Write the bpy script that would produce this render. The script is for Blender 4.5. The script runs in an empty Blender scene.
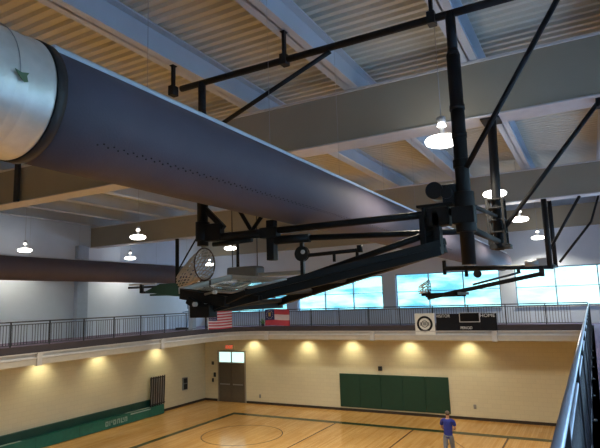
import bpy, bmesh, math, random
from mathutils import Vector, Matrix
random.seed(7)
PI = math.pi
C = bpy.context.scene.collection
EYE = 5.87            # camera height above the court

# ------------------------------------------------------------ materials
MATS = {}
def mat(name, col, rough=0.6, metal=0.0, var=0.06, scale=6.0, bump=0.0, emit=None, estr=0.0, alpha=1.0, trans=0.0, spec=0.5, bscale=None):
    if name in MATS: return MATS[name]
    m = bpy.data.materials.new(name); m.use_nodes = True
    nt = m.node_tree; b = nt.nodes['Principled BSDF']
    b.inputs['Roughness'].default_value = rough; b.inputs['Metallic'].default_value = metal
    b.inputs['Specular IOR Level'].default_value = spec
    tc = nt.nodes.new('ShaderNodeTexCoord'); no = nt.nodes.new('ShaderNodeTexNoise')
    no.inputs['Scale'].default_value = scale; no.inputs['Detail'].default_value = 4
    nt.links.new(tc.outputs['Object'], no.inputs['Vector'])
    r = nt.nodes.new('ShaderNodeValToRGB')
    r.color_ramp.elements[0].position = .3; r.color_ramp.elements[1].position = .7
    r.color_ramp.elements[0].color = tuple(max(0, c*(1-var)) for c in col) + (1,)
    r.color_ramp.elements[1].color = tuple(min(1, c*(1+var)) for c in col) + (1,)
    nt.links.new(no.outputs['Fac'], r.inputs['Fac']); nt.links.new(r.outputs['Color'], b.inputs['Base Color'])
    if bump:
        bp = nt.nodes.new('ShaderNodeBump'); bp.inputs['Strength'].default_value = bump; bp.inputs['Distance'].default_value = .02
        n2 = nt.nodes.new('ShaderNodeTexNoise'); n2.inputs['Scale'].default_value = bscale or scale*8
        nt.links.new(tc.outputs['Object'], n2.inputs['Vector'])
        nt.links.new(n2.outputs['Fac'], bp.inputs['Height']); nt.links.new(bp.outputs['Normal'], b.inputs['Normal'])
    if emit:
        b.inputs['Emission Color'].default_value = emit + (1,); b.inputs['Emission Strength'].default_value = estr
    if alpha < 1: b.inputs['Alpha'].default_value = alpha
    if trans: b.inputs['Transmission Weight'].default_value = trans
    MATS[name] = m
    return m

def floor_mat():
    m = bpy.data.materials.new('maple_floor'); m.use_nodes = True; nt = m.node_tree; b = nt.nodes['Principled BSDF']
    tc = nt.nodes.new('ShaderNodeTexCoord'); mp = nt.nodes.new('ShaderNodeMapping')
    mp.inputs['Rotation'].default_value = (0, 0, PI/2)
    nt.links.new(tc.outputs['Object'], mp.inputs['Vector'])
    br = nt.nodes.new('ShaderNodeTexBrick')
    br.inputs['Scale'].default_value = 1.0; br.inputs['Brick Width'].default_value = 1.9; br.inputs['Row Height'].default_value = .09
    br.inputs['Mortar Size'].default_value = .002
    br.inputs['Color1'].default_value = (.68, .37, .11, 1); br.inputs['Color2'].default_value = (.80, .49, .18, 1)
    br.inputs['Mortar'].default_value = (.34, .18, .06, 1)
    nt.links.new(mp.outputs['Vector'], br.inputs['Vector'])
    no = nt.nodes.new('ShaderNodeTexNoise'); no.inputs['Scale'].default_value = .55; no.inputs['Detail'].default_value = 5
    nt.links.new(tc.outputs['Object'], no.inputs['Vector'])
    mx = nt.nodes.new('ShaderNodeMixRGB'); mx.blend_type = 'MULTIPLY'; mx.inputs['Fac'].default_value = .55
    rp = nt.nodes.new('ShaderNodeValToRGB'); rp.color_ramp.elements[0].position = .35; rp.color_ramp.elements[1].position = .65
    rp.color_ramp.elements[0].color = (.78, .72, .66, 1); rp.color_ramp.elements[1].color = (1, 1, 1, 1)
    nt.links.new(no.outputs['Fac'], rp.inputs['Fac'])
    nt.links.new(br.outputs['Color'], mx.inputs['Color1']); nt.links.new(rp.outputs['Color'], mx.inputs['Color2'])
    nt.links.new(mx.outputs['Color'], b.inputs['Base Color'])
    b.inputs['Roughness'].default_value = .16
    bp = nt.nodes.new('ShaderNodeBump'); bp.inputs['Strength'].default_value = .08; bp.inputs['Distance'].default_value = .01
    n2 = nt.nodes.new('ShaderNodeTexNoise'); n2.inputs['Scale'].default_value = 3.0
    nt.links.new(tc.outputs['Object'], n2.inputs['Vector']); nt.links.new(n2.outputs['Fac'], bp.inputs['Height'])
    nt.links.new(bp.outputs['Normal'], b.inputs['Normal'])
    return m

def block_mat(name, c1, c2, mortar):
    m = bpy.data.materials.new(name); m.use_nodes = True; nt = m.node_tree; b = nt.nodes['Principled BSDF']
    geo = nt.nodes.new('ShaderNodeNewGeometry'); sep = nt.nodes.new('ShaderNodeSeparateXYZ')
    nt.links.new(geo.outputs['Position'], sep.inputs['Vector'])
    add = nt.nodes.new('ShaderNodeMath'); add.operation = 'ADD'
    nt.links.new(sep.outputs['X'], add.inputs[0]); nt.links.new(sep.outputs['Y'], add.inputs[1])
    cmb = nt.nodes.new('ShaderNodeCombineXYZ'); nt.links.new(add.outputs[0], cmb.inputs['X']); nt.links.new(sep.outputs['Z'], cmb.inputs['Y'])
    br = nt.nodes.new('ShaderNodeTexBrick'); br.inputs['Scale'].default_value = 1
    br.inputs['Brick Width'].default_value = .4; br.inputs['Row Height'].default_value = .2; br.inputs['Mortar Size'].default_value = .006
    br.inputs['Color1'].default_value = c1 + (1,); br.inputs['Color2'].default_value = c2 + (1,); br.inputs['Mortar'].default_value = mortar + (1,)
    nt.links.new(cmb.outputs['Vector'], br.inputs['Vector']); nt.links.new(br.outputs['Color'], b.inputs['Base Color'])
    b.inputs['Roughness'].default_value = .6
    return m

M_floor = floor_mat()
M_block = block_mat('painted_block', (.74, .69, .52), (.71, .665, .50), (.64, .59, .44))
M_upper = mat('upper_wall_paint', (.60, .67, .78), .8, var=.03, scale=1.5)
M_deck = mat('deck_paint', (.56, .545, .475), .55, var=.04, scale=1.2)
M_girder = mat('girder_paint', (.31, .285, .225), .7, var=.05, scale=1.0)
M_beam = mat('beam_paint', (.47, .51, .57), .5, var=.04, scale=2)
M_black = mat('black_steel', (.007, .007, .009), .6, .0, var=.2, spec=.3)
M_blackp = mat('black_paint', (.02, .021, .027), .5, var=.15)
M_fabric = mat('duct_fabric', (.092, .080, .112), .6, var=.05, scale=3, bump=.12, bscale=60, spec=.35)
M_edge_light = mat('duct_edge_light', (.66, .70, .78), .4, .2)
M_hole = mat('nozzle_black', (.008, .008, .01), .9)
M_galv = mat('galvanised_steel', (.72, .72, .71), .42, .55, var=.08, scale=9, bump=.05)
M_collar = mat('collar_black', (.02, .02, .025), .5)
M_lamp = mat('lamp_lens', (1, 1, 1), .4, emit=(1.0, .96, .88), estr=6.0)
M_lampu = mat('lamp_uplight', (1, 1, 1), .4, emit=(1.0, .95, .85), estr=3.0)
M_grey = mat('grey_metal', (.32, .33, .35), .45, .4)
M_lgrey = mat('light_grey_paint', (.56, .57, .60), .5, var=.04)
M_ledge = mat('ledge_paint', (.56, .55, .56), .55, var=.05)
M_ledge2 = mat('ledge_beam_paint', (.50, .47, .42), .6, var=.05)
M_track = mat('track_rubber', (.105, .078, .14), .75, var=.12, scale=30)
M_curb = mat('curb_dark', (.045, .035, .045), .6)
M_rail = mat('rail_black', (.035, .037, .045), .4, .3)
M_hand = mat('handrail_silver', (.52, .58, .70), .35, .55, var=.05)
M_green = mat('pad_green', (.006, .048, .032), .5, var=.08)
M_bgreen = mat('bleacher_green', (.006, .125, .098), .45, var=.12)
M_bgreend = mat('bleacher_dark_green', (.004, .06, .048), .55, var=.12)
M_white = mat('white_paint', (.80, .80, .78), .5, var=.03)
M_cream = mat('cream_plastic', (.62, .58, .46), .5)
M_door = mat('door_brown', (.105, .088, .07), .45, var=.08)
M_frame = mat('door_frame', (.30, .27, .22), .5)
M_base = mat('baseboard_dark', (.035, .025, .022), .5)
M_lineg = mat('court_line_green', (.045, .060, .018), .25, var=.1)
M_linet = mat('court_line_brown', (.20, .075, .03), .25, var=.1)
M_scbd = mat('scoreboard_navy', (.006, .008, .014), .6, spec=.2)
M_scr = mat('scoreboard_screen', (.004, .004, .006), .4, spec=.2)
M_txt = mat('lettering_white', (.75, .76, .78), .6)
M_txtd = mat('lettering_faded', (.30, .42, .40), .6)
M_red = mat('flag_red', (.45, .05, .09), .7)
M_blue = mat('flag_blue', (.015, .03, .14), .7)
M_fwhite = mat('flag_white', (.62, .55, .66), .7)
M_gold = mat('flag_gold', (.40, .30, .12), .6)
M_exit = mat('exit_red', (.6, .05, .03), .5, emit=(1, .12, .06), estr=.8)
M_net = mat('net_cord', (.52, .44, .37), .8, var=.15)
M_orange = mat('rim_dark', (.10, .045, .03), .45, .3)
M_glassb = mat('backboard_glass', (.55, .66, .66), .08, alpha=.35)
M_skin = mat('skin', (.50, .28, .18), .6)
M_shirt = mat('shirt_blue', (.02, .035, .28), .8, var=.15, scale=12)
M_jean = mat('jeans_grey_blue', (.17, .20, .28), .85, var=.12, scale=12)
M_hair = mat('hair_brown', (.12, .085, .06), .8)
M_shoe = mat('shoe_dark', (.04, .04, .045), .6)
M_wood = mat('mop_wood', (.28, .15, .07), .5)
M_mop = mat('mop_cotton', (.25, .30, .38), .9)
M_leaf = mat('leaf_green', (.16, .30, .08), .7)
M_rag = mat('tag_green', (.10, .16, .09), .8)
M_ppad = mat('machine_blue', (.18, .30, .45), .5)
M_motor = mat('motor_black', (.02, .022, .026), .35, .4)
M_dgrey = mat('dark_grey_metal', (.04, .045, .055), .4, .5)
M_winf = mat('window_frame', (.18, .30, .36), .4, .3)
M_pil = mat('pilaster_paint', (.34, .41, .52), .7, var=.04)

# glass that lets daylight through
def window_glass():
    m = bpy.data.materials.new('window_glass'); m.use_nodes = True; nt = m.node_tree
    nt.nodes.remove(nt.nodes['Principled BSDF']); out = nt.nodes['Material Output']
    tr = nt.nodes.new('ShaderNodeBsdfTransparent'); tr.inputs['Color'].default_value = (.86, .97, 1.0, 1)
    gl = nt.nodes.new('ShaderNodeBsdfGlossy'); gl.inputs['Roughness'].default_value = .03
    mx = nt.nodes.new('ShaderNodeMixShader'); mx.inputs['Fac'].default_value = .06
    nt.links.new(tr.outputs[0], mx.inputs[1]); nt.links.new(gl.outputs[0], mx.inputs[2]); nt.links.new(mx.outputs[0], out.inputs['Surface'])
    return m
M_glass = window_glass()

# ------------------------------------------------------------ mesh helpers
def NB(): return bmesh.new()
def add_box(bm, x0, x1, y0, y1, z0, z1, mi=0):
    vs = [bm.verts.new((x, y, z)) for x in (x0, x1) for y in (y0, y1) for z in (z0, z1)]
    for f in ((0,1,3,2),(4,6,7,5),(0,4,5,1),(2,3,7,6),(0,2,6,4),(1,5,7,3)):
        bm.faces.new([vs[i] for i in f]).material_index = mi
    return vs
def frame_of(a, b, roll=0.0):
    d = (b-a).normalized(); up = Vector((0,0,1)) if abs(d.z) < .95 else Vector((0,1,0))
    u = d.cross(up).normalized(); v = u.cross(d).normalized()
    return u, v
def add_tube(bm, a, b, r, n=12, r2=None, cap=True):
    a = Vector(a); b = Vector(b); r2 = r if r2 is None else r2
    u, v = frame_of(a, b)
    A = [bm.verts.new(a + (u*math.cos(2*PI*i/n) + v*math.sin(2*PI*i/n))*r) for i in range(n)]
    B = [bm.verts.new(b + (u*math.cos(2*PI*i/n) + v*math.sin(2*PI*i/n))*r2) for i in range(n)]
    for i in range(n):
        f = bm.faces.new([A[i], A[(i+1)%n], B[(i+1)%n], B[i]]); f.smooth = True
    if cap: bm.faces.new(A); bm.faces.new(list(reversed(B)))
def add_bar(bm, a, b, w, h):
    a = Vector(a); b = Vector(b); u, v = frame_of(a, b); u = u*w/2; v = v*h/2
    A = [bm.verts.new(a+s) for s in (-u-v, u-v, u+v, -u+v)]; B = [bm.verts.new(b+s) for s in (-u-v, u-v, u+v, -u+v)]
    for i in range(4): bm.faces.new([A[i], A[(i+1)%4], B[(i+1)%4], B[i]])
    bm.faces.new(A); bm.faces.new(list(reversed(B)))
def add_path(bm, pts, r, n=8, closed=False):
    pts = [Vector(p) for p in pts]; N = len(pts); rings = []
    for i, p in enumerate(pts):
        if closed: d = (pts[(i+1)%N] - pts[i-1])
        else: d = pts[min(i+1,N-1)] - pts[max(i-1,0)]
        d.normalize(); up = Vector((0,0,1)) if abs(d.z) < .9 else Vector((0,1,0))
        u = d.cross(up).normalized(); v = u.cross(d)
        rings.append([bm.verts.new(p + (u*math.cos(2*PI*k/n)+v*math.sin(2*PI*k/n))*r) for k in range(n)])
    for i in range(N if closed else N-1):
        A = rings[i]; B = rings[(i+1)%N]
        for k in range(n):
            bm.faces.new([A[k], A[(k+1)%n], B[(k+1)%n], B[k]]).smooth = True
    if not closed: bm.faces.new(rings[0]); bm.faces.new(list(reversed(rings[-1])))
def add_lathe(bm, prof, c=(0,0,0), n=20):
    c = Vector(c); rings = []
    for r, z in prof:
        rings.append([bm.verts.new(c + Vector((r*math.cos(2*PI*k/n), r*math.sin(2*PI*k/n), z))) for k in range(n)])
    for A, B in zip(rings, rings[1:]):
        for k in range(n): bm.faces.new([A[k], A[(k+1)%n], B[(k+1)%n], B[k]]).smooth = True
    bm.faces.new(rings[0]); bm.faces.new(rings[-1])
def obj(name, bm, m, parent=None, bevel=0):
    bmesh.ops.recalc_face_normals(bm, faces=bm.faces[:])
    me = bpy.data.meshes.new(name); bm.to_mesh(me); bm.free()
    for x in (m if isinstance(m, (list, tuple)) else [m]): me.materials.append(x)
    o = bpy.data.objects.new(name, me); C.objects.link(o)
    if parent is not None:
        o.parent = parent
        o.matrix_parent_inverse = world_inv(parent)
    if bevel:
        md = o.modifiers.new('bevel', 'BEVEL'); md.width = bevel; md.segments = 2; md.limit_method = 'ANGLE'
    return o
def world(o):
    m = Matrix.LocRotScale(o.location, o.rotation_euler, o.scale)
    return (world(o.parent) @ o.matrix_parent_inverse @ m) if o.parent else m
def world_inv(o): return world(o).inverted()
def struct(name, bm, m, bevel=0, parent=None):
    o = obj(name, bm, m, parent, bevel)
    if parent is None: o['kind'] = 'structure'
    return o
def thing(name, label, cat, loc=(0,0,0), group=None):
    o = bpy.data.objects.new(name, None); C.objects.link(o); o.empty_display_size = .2
    o.location = loc; o['label'] = label; o['category'] = cat
    if group: o['group'] = group
    return o
def tag(o, label, cat, group=None, kind=None):
    o['label'] = label; o['category'] = cat
    if group: o['group'] = group
    if kind: o['kind'] = kind
    return o
def copy_tree(o, parent=None):
    c = o.copy(); C.objects.link(c)
    if parent is not None: c.parent = parent
    for ch in [x for x in C.objects if x.parent == o]: copy_tree(ch, c)
    return c
def text_obj(name, s, size, loc, rot, m, parent, ext=.004, sx=1.0):
    cu = bpy.data.curves.new(name, 'FONT'); cu.body = s; cu.size = size; cu.extrude = ext
    cu.align_x = 'CENTER'; cu.align_y = 'CENTER'
    t = bpy.data.objects.new(name, cu); C.objects.link(t)
    dg = bpy.context.evaluated_depsgraph_get(); me = bpy.data.meshes.new_from_object(t.evaluated_get(dg))
    bpy.data.objects.remove(t)
    M = Matrix.LocRotScale(Vector(loc), None, None) @ rot.to_4x4() @ Matrix.Diagonal((sx, 1, 1, 1))
    me.transform(M); me.materials.clear(); me.materials.append(m)
    o = bpy.data.objects.new(name, me); C.objects.link(o); o.parent = parent; o.matrix_parent_inverse = world_inv(parent)
    return o
FACE_Y = Matrix.Rotation(PI/2, 3, 'X')        # reads from the -Y side

def Z(z): return z + EYE                         # heights measured from the eye

# ------------------------------------------------------------ room shell
XL, XR, YB, YF = -21.6, 3.4, -9.0, 27.0
TR = Z(-1.36)                                   # track surface
RY, RXL, RXR = 25.0, -18.1, -.15                # railing lines
DECK = Z(4.42)
bm = NB(); add_box(bm, XL-.3, XR+.3, YB-.3, YF+.3, -.3, 0); struct('floor', bm, M_floor)
SOF = Z(-2.0)                                   # underside of the track

# windows in the far wall: bays of three panes
WZ0, WZ1, WZM = Z(-.575), Z(1.22), Z(.30)
bays = []
for a, b in ((-8.98, -3.79), (-3.12, 2.07), (-14.86, -9.70), (-20.75, -15.6)): bays.append((a, b))
bays.sort()
def far_wall_bm():
    bm = NB(); y0, y1 = YF, YF+.35
    add_box(bm, XL-.3, XR+.3, y0, y1, 0, TR-.1)
    add_box(bm, XL-.3, XR+.3, y0, y1, TR-.1, WZ0, 1)
    add_box(bm, XL-.3, XR+.3, y0, y1, WZ1, DECK+.2, 1)
    xs = [XL-.3] + [v for ab in bays for v in ab] + [XR+.3]
    for i in range(0, len(xs), 2): add_box(bm, xs[i], xs[i+1], y0, y1, WZ0, WZ1, 1)
    return bm
struct('wall_front', far_wall_bm(), [M_block, M_upper])
bm = NB(); add_box(bm, XL-.3, XL, YB, YF, 0, TR-.1); add_box(bm, XL-.3, XL, YB, YF, TR-.1, DECK+.2, 1); struct('wall_left', bm, [M_block, M_upper])
RB = [(-8.0, -2.8), (-1.8, 3.4), (4.4, 9.6), (10.6, 15.8), (16.8, 22.0)]; RZ1 = Z(2.3)
bm = NB(); add_box(bm, XR, XR+.3, YB, YF, 0, TR-.1); add_box(bm, XR, XR+.3, YB, YF, TR-.1, WZ0, 1); add_box(bm, XR, XR+.3, YB, YF, RZ1, DECK+.2, 1)
ysr = [YB] + [v for ab in RB for v in ab] + [YF]
for i in range(0, len(ysr), 2): add_box(bm, XR, XR+.3, ysr[i], ysr[i+1], WZ0, RZ1, 1)
struct('wall_right', bm, [M_block, M_upper])
for i, (a, b) in enumerate(RB):
    w = bpy.data.objects.new('window_%d' % (i+5), None); C.objects.link(w); w.location = (XR+.15, (a+b)/2, WZ0); w['kind'] = 'structure'
    bm = NB(); t = .05
    for z0_, z1_ in ((WZ0, WZ0+t), (RZ1-t, RZ1), (WZM-.015, WZM+.015), (Z(1.25), Z(1.28))): add_box(bm, XR+.1, XR+.18, a, b, z0_, z1_)
    for k in range(4):
        y = a+t/2+(b-a-t)*k/3; add_box(bm, XR+.08, XR+.2, y-t/2, y+t/2, WZ0, RZ1)
    obj('window_frame', bm, M_winf, w)
    for k in range(3):
        y0 = a+(b-a)*k/3; y1 = a+(b-a)*(k+1)/3
        bm = NB(); add_box(bm, XR+.135, XR+.145, y0+t/2, y1-t/2, WZ0+t/2, RZ1-t/2); obj('pane', bm, M_glass, w)
bm = NB(); add_box(bm, XL-.3, XR+.3, YB-.3, YB, 0, TR-.1); add_box(bm, XL-.3, XR+.3, YB-.3, YB, TR-.1, DECK+.2, 1); struct('wall_back', bm, [M_block, M_upper])
for nm, d in (('left', (XL, XL+.03, YB, YF)), ('front', (XL, -20.65, YF-.03, YF)), ('front_right', (-18.5, XR, YF-.03, YF))):
    bm = NB(); add_box(bm, *d, 0, .13); struct('baseboard_'+nm, bm, M_base)

for i, (a, b) in enumerate(bays):
    w = bpy.data.objects.new('window_%d' % (i+1), None); C.objects.link(w); w.location = ((a+b)/2, YF+.15, WZ0); w['kind'] = 'structure'
    bm = NB(); t = .05
    add_box(bm, a, b, YF+.08, YF+.2, WZ0, WZ0+t); add_box(bm, a, b, YF+.08, YF+.2, WZ1-t, WZ1)
    add_box(bm, a, a+t, YF+.08, YF+.2, WZ0, WZ1); add_box(bm, b-t, b, YF+.08, YF+.2, WZ0, WZ1)
    for k in (1, 2):
        x = a+(b-a)*k/3; add_box(bm, x-t/2, x+t/2, YF+.08, YF+.2, WZ0, WZ1)
    add_box(bm, a, b, YF+.1, YF+.18, WZM-.015, WZM+.015)
    obj('window_frame', bm, M_winf, w)
    for k in range(3):
        x0 = a+(b-a)*k/3; x1 = a+(b-a)*(k+1)/3
        bm = NB(); add_box(bm, x0+t/2, x1-t/2, YF+.135, YF+.145, WZ0+t/2, WZ1-t/2); obj('pane', bm, M_glass, w)
    bm = NB(); add_box(bm, a-.05, b+.05, YF-.08, YF+.1, WZ0-.05, WZ0); obj('window_sill', bm, M_lgrey, w)

# pilasters on the left wall, columns between windows
for k, y in enumerate((17.5, 8.97)):
    bm = NB(); add_box(bm, XL, XL+.25, y-.3, y+.3, TR, Z(2.96)); struct('trim_%d' % (k+1), bm, M_pil)

# ceiling: corrugated steel deck, ribs running across the hall
def deck_bm():
    bm = NB(); p = .21; d = .055; z = DECK; y = YB; cur = []
    prof = []
    while y < YF:
        prof += [(y, z+d), (y+.07, z+d), (y+.10, z), (y+.18, z)]; y += p
    prof.append((YF, z+d))
    A = [bm.verts.new((XL-.3, yy, zz)) for yy, zz in prof]; B = [bm.verts.new((XR+.3, yy, zz)) for yy, zz in prof]
    for i in range(len(prof)-1): bm.faces.new([A[i], B[i], B[i+1], A[i+1]])
    # roof board above so the deck has thickness
    add_box(bm, XL-.3, XR+.3, YB-.3, YF+.3, z+d+.01, z+d+.2)
    return bm
struct('ceiling', deck_bm(), M_deck)

# girders across the hall and I beams along it
for k, y in enumerate((-.05, 8.97, 18.1)):
    bm = NB(); add_box(bm, XL, XR, y, y+.42, Z(2.96), Z(3.94)); add_box(bm, XL, XR, y-.05, y+.47, Z(2.96)-.03, Z(2.96), 1)
    add_box(bm, XL, XR, y-.05, y+.47, Z(3.90), Z(3.94), 1)
    struct('trim_%d' % (k+3), bm, [M_girder, M_ledge], .008)
bm = NB(); add_box(bm, XL, XR, YF-.3, YF, Z(2.96), Z(3.94)); struct('trim_6', bm, M_girder)
n = 7
for k in range(12):
    x = -22.9 + 2.17*k + .0
    x = -1.45 + 2.17*(k-9)
    if x < XL or x > XR: continue
    bm = NB(); z0 = Z(3.945); z1 = DECK
    add_box(bm, x-.14, x+.14, YB, YF, z0, z0+.025)
    add_box(bm, x-.14, x+.14, YB, YF, z1-.025, z1)
    add_box(bm, x-.012, x+.012, YB, YF, z0, z1)
    struct('trim_%d' % n, bm, M_beam); n += 1

# ------------------------------------------------------------ running track balcony
R = 2.2
def offset_path(o):
    """edge of the balcony (left side, rounded corner, far side), pushed o outwards over the court"""
    pts = [(RXL+o, YB)]
    cx, cy = RXL+R, RY-R
    for k in range(13):
        a = PI - k*(PI/2)/12
        pts.append((cx + (R-o)*math.cos(a), cy + (R-o)*math.sin(a)))
    pts.append((RXR-o, RY-o)); pts.append((RXR-o, YB))
    return pts
def sweep_edge(bm, o0, o1, z0, z1, mi=0):
    A = offset_path(o0); B = offset_path(o1)
    for i in range(len(A)-1):
        if i == len(A)-1: continue
        q = [A[i], A[i+1], B[i+1], B[i]]
        lo = [bm.verts.new((x, y, z0)) for x, y in q]; hi = [bm.verts.new((x, y, z1)) for x, y in q]
        bm.faces.new(lo).material_index = mi; bm.faces.new(hi).material_index = mi
        for k in range(4): bm.faces.new([lo[k], lo[(k+1)%4], hi[(k+1)%4], hi[k]]).material_index = mi
def slab_bm():
    bm = NB(); P_ = offset_path(0)
    outer = [(XL, YB)] + [(XL, YF)]*13 + [(XR, YF), (XR, YB)]
    # quads between outer wall line and the balcony edge
    ang = []
    for i in range(len(P_)-1):
        a, b = P_[i], P_[i+1]; oa, ob = outer[i], outer[i+1]
        q = [a, b, ob, oa]
        q2 = []
        for p in q:
            if not q2 or (abs(q2[-1][0]-p[0])+abs(q2[-1][1]-p[1])) > 1e-6: q2.append(p)
        for z, mi in ((TR, 1), (SOF+.02, 0)):
            bm.faces.new([bm.verts.new((x, y, z)) for x, y in q2]).material_index = mi
    return bm
bm = slab_bm(); sweep_edge(bm, -.12, 0, SOF+.02, TR, 0)
o = struct('trim_20', bm, [M_ledge2, M_track])
bm = NB(); sweep_edge(bm, .001, .035, TR-.20, TR+.06); struct('trim_21', bm, M_curb)
bm = NB(); sweep_edge(bm, .001, .13, TR-.42, TR-.38); sweep_edge(bm, .001, .13, TR-.24, TR-.20); sweep_edge(bm, .001, .03, TR-.42, TR-.20); struct('trim_22', bm, M_ledge)
bm = NB(); sweep_edge(bm, .001, .10, SOF, TR-.42); struct('trim_23', bm, M_ledge2)
# bracket plates where the cantilever beams meet the edge
bm = NB()
for y in (-5, 0.5, 7.0, 12.9, 19.3): add_box(bm, RXL+.0, RXL+.17, y-.1, y+.1, SOF-.03, TR-.2)
for x in (-15.7, -9.6, -3.9): add_box(bm, x-.1, x+.1, RY-.17, RY, SOF-.03, TR-.2)
struct('trim_24', bm, M_ledge)

# --- railings (a run: top rail, lower rails, posts, picket panels)
def poly_points(pts, step):
    """points every step along a polyline"""
    out = []; acc = 0; L = []
    for a, b in zip(pts, pts[1:]): L.append(math.dist(a, b))
    tot = sum(L); nn = max(1, round(tot/step)); s = tot/nn
    for k in range(nn+1):
        d = k*s; i = 0
        while i < len(L)-1 and d > L[i]: d -= L[i]; i += 1
        a, b = pts[i], pts[i+1]; t = min(1, d/L[i]); out.append((a[0]+(b[0]-a[0])*t, a[1]+(b[1]-a[1])*t))
    return out
def railing(name, label, pts, top_m, posts_step=1.56, near=False, group=None):
    t = thing(name, label, 'railing', (pts[0][0], pts[0][1], TR), group)
    H = TR+.93
    bm = NB(); add_path(bm, [(x, y, H) for x, y in pts], .024 if not near else .018, 8); obj('top_rail', bm, top_m, t)
    bm = NB(); add_path(bm, [(x, y, H-.10) for x, y in pts], .014 if not near else .012, 8); obj('upper_rail', bm, top_m if near else M_rail, t)
    bm = NB(); add_path(bm, [(x, y, TR+.12) for x, y in pts], .014, 8); obj('bottom_rail', bm, M_rail, t)
    pp = poly_points(pts, posts_step)
    for (x, y) in pp:
        bm = NB(); add_box(bm, x-.019, x+.019, y-.019, y+.019, TR, H+.0)
        add_box(bm, x-.05, x+.05, y-.05, y+.05, TR, TR+.012); obj('post', bm, M_rail, t)
    n = round(posts_step/.111)
    fine = poly_points(pts, posts_step/n)
    k = (len(fine)-1)//(len(pp)-1)
    for i in range(len(pp)-1):
        bm = NB()
        for q in fine[i*k+1:(i+1)*k]:
            add_tube(bm, (q[0], q[1], TR+.12), (q[0], q[1], H-.10), .0105, 5)
        obj('picket_panel', bm, M_rail, t)
    return t
edge = offset_path(.0)
left_run = [(RXL-.04, 1.0), (RXL-.04, RY-R-.06)]
railing('railing', 'dark picket railing running along the left balcony above the bleachers', left_run, M_rail)
corner_pts = [(RXL-.04+0, RY-R)] + [(RXL+R+(R+.04)*math.cos(PI-k*PI/16), RY-R+(R+.04)*math.sin(PI-k*PI/16)) for k in range(1, 9)]
far_run = corner_pts + [(RXR-.03, RY+.04)]
railing('railing', 'dark picket railing across the far balcony, carrying flags and scoreboard', far_run, M_rail)
near_run = [(-.125, -1.0), (-.125, RY-.02)]
railing('railing', 'blue silver handrail with dark pickets beside the near right walkway', near_run, M_hand, near=True)

# ------------------------------------------------------------ fabric air ducts
def duct(name, label, x, z, r, y0, y1, near, edge_ang=None):
    t = thing(name, label, 'air duct', (x, y0, z), 'fabric ducts hung below the roof')
    bm = NB(); n = 64; L = []
    ys = [y0]
    while ys[-1] < y1-.18: ys.append(ys[-1]+.6 if ys[-1]+.6 < y1-.18 else y1-.18)
    prof = [(y, r*(1+.006*math.sin(y*5.2))) for y in ys] + [(y1-.10, r*.97), (y1-.04, r*.88), (y1, r*.6), (y1+.02, .02)]
    rings = [[bm.verts.new((x+rr*math.cos(2*PI*k/n), y, z+rr*math.sin(2*PI*k/n))) for k in range(n)] for y, rr in prof]
    for A, B in zip(rings, rings[1:]):
        for k in range(n): bm.faces.new([A[k], A[(k+1)%n], B[(k+1)%n], B[k]]).smooth = True
    bm.faces.new(rings[-1]); bm.faces.new(rings[0])
    obj('duct_body', bm, M_fabric, t)
    # pale strip on the upper silhouette, its colour standing for the window-lit edge
    sa = math.radians(edge_ang or 62)
    bm = NB(); add_tube(bm, (x+(r+.004)*math.cos(sa), y0, z+(r+.004)*math.sin(sa)), (x+(r+.004)*math.cos(sa), y1-.2, z+(r+.004)*math.sin(sa)), .03, 10)
    obj('edge_light_strip', bm, M_edge_light, t)
    y = y0+1.2; px, pz = x, z+r
    while y < y1:
        c = NB(); add_tube(c, (px, y, pz), (px, y, Z(4.42)), .003, 5); y += 2.2
        obj('hanger_cable', c, M_grey, t)
    # line of small air holes
    h = NB(); a0 = math.radians(-39); y = y0+.35
    while y < min(y1, y0+12):
        for da in (-.022, .022):
            aa = a0+da*(1 if int(y*40)%2 else -1)
            ctr = Vector((x+(r+.003)*math.cos(aa), y, z+(r+.003)*math.sin(aa)))
            nrm = Vector((math.cos(aa), 0, math.sin(aa)))
            add_tube(h, ctr-nrm*.004, ctr+nrm*.004, .0065, 6); y += .05
    o = obj('air_hole', h, M_hole, t); o['kind'] = 'stuff'
    return t
DX, DZ, DR = -3.5, Z(1.50), .44
dt = duct('fabric_duct', 'long dark purple grey fabric air duct crossing the picture from upper left', DX, DZ, DR, 2.34, 26.1, True, 54)
t = thing('metal_duct', 'shiny silver metal duct entering at the left edge, joined to the dark fabric duct', 'air duct', (DX, 0, DZ))
bm = NB(); n = 72
prof = [(-8.9, DR*1.0)]
y = -8.9
while y < 2.0:
    prof += [(y+.06, DR*1.0), (y+.065, DR*1.0025), (y+.075, DR*1.0025), (y+.08, DR*1.0)]; y += .08
prof += [(2.17, DR*1.0), (2.20, DR*1.02), (2.24, DR*1.02), (2.255, DR*1.0)]
rings = [[bm.verts.new((DX+rr*math.cos(2*PI*k/n), yy, DZ+rr*math.sin(2*PI*k/n))) for k in range(n)] for yy, rr in prof]
for A, B in zip(rings, rings[1:]):
    for k in range(n): bm.faces.new([A[k], A[(k+1)%n], B[(k+1)%n], B[k]]).smooth = True
bm.faces.new(rings[0]); bm.faces.new(rings[-1])
obj('duct_body', bm, M_galv, t)
bm = NB()
rg = lambda y, r: [bm.verts.new((DX+r*math.cos(2*PI*k/n), y, DZ+r*math.sin(2*PI*k/n))) for k in range(n)]
q = [rg(2.26, DR+.002), rg(2.26, DR+.016), rg(2.33, DR+.016), rg(2.33, DR+.002)]
for A, B in zip(q, q[1:]):
    for k in range(n): bm.faces.new([A[k], A[(k+1)%n], B[(k+1)%n], B[k]]).smooth = True
obj('clamp_band', bm, M_collar, t)
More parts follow.
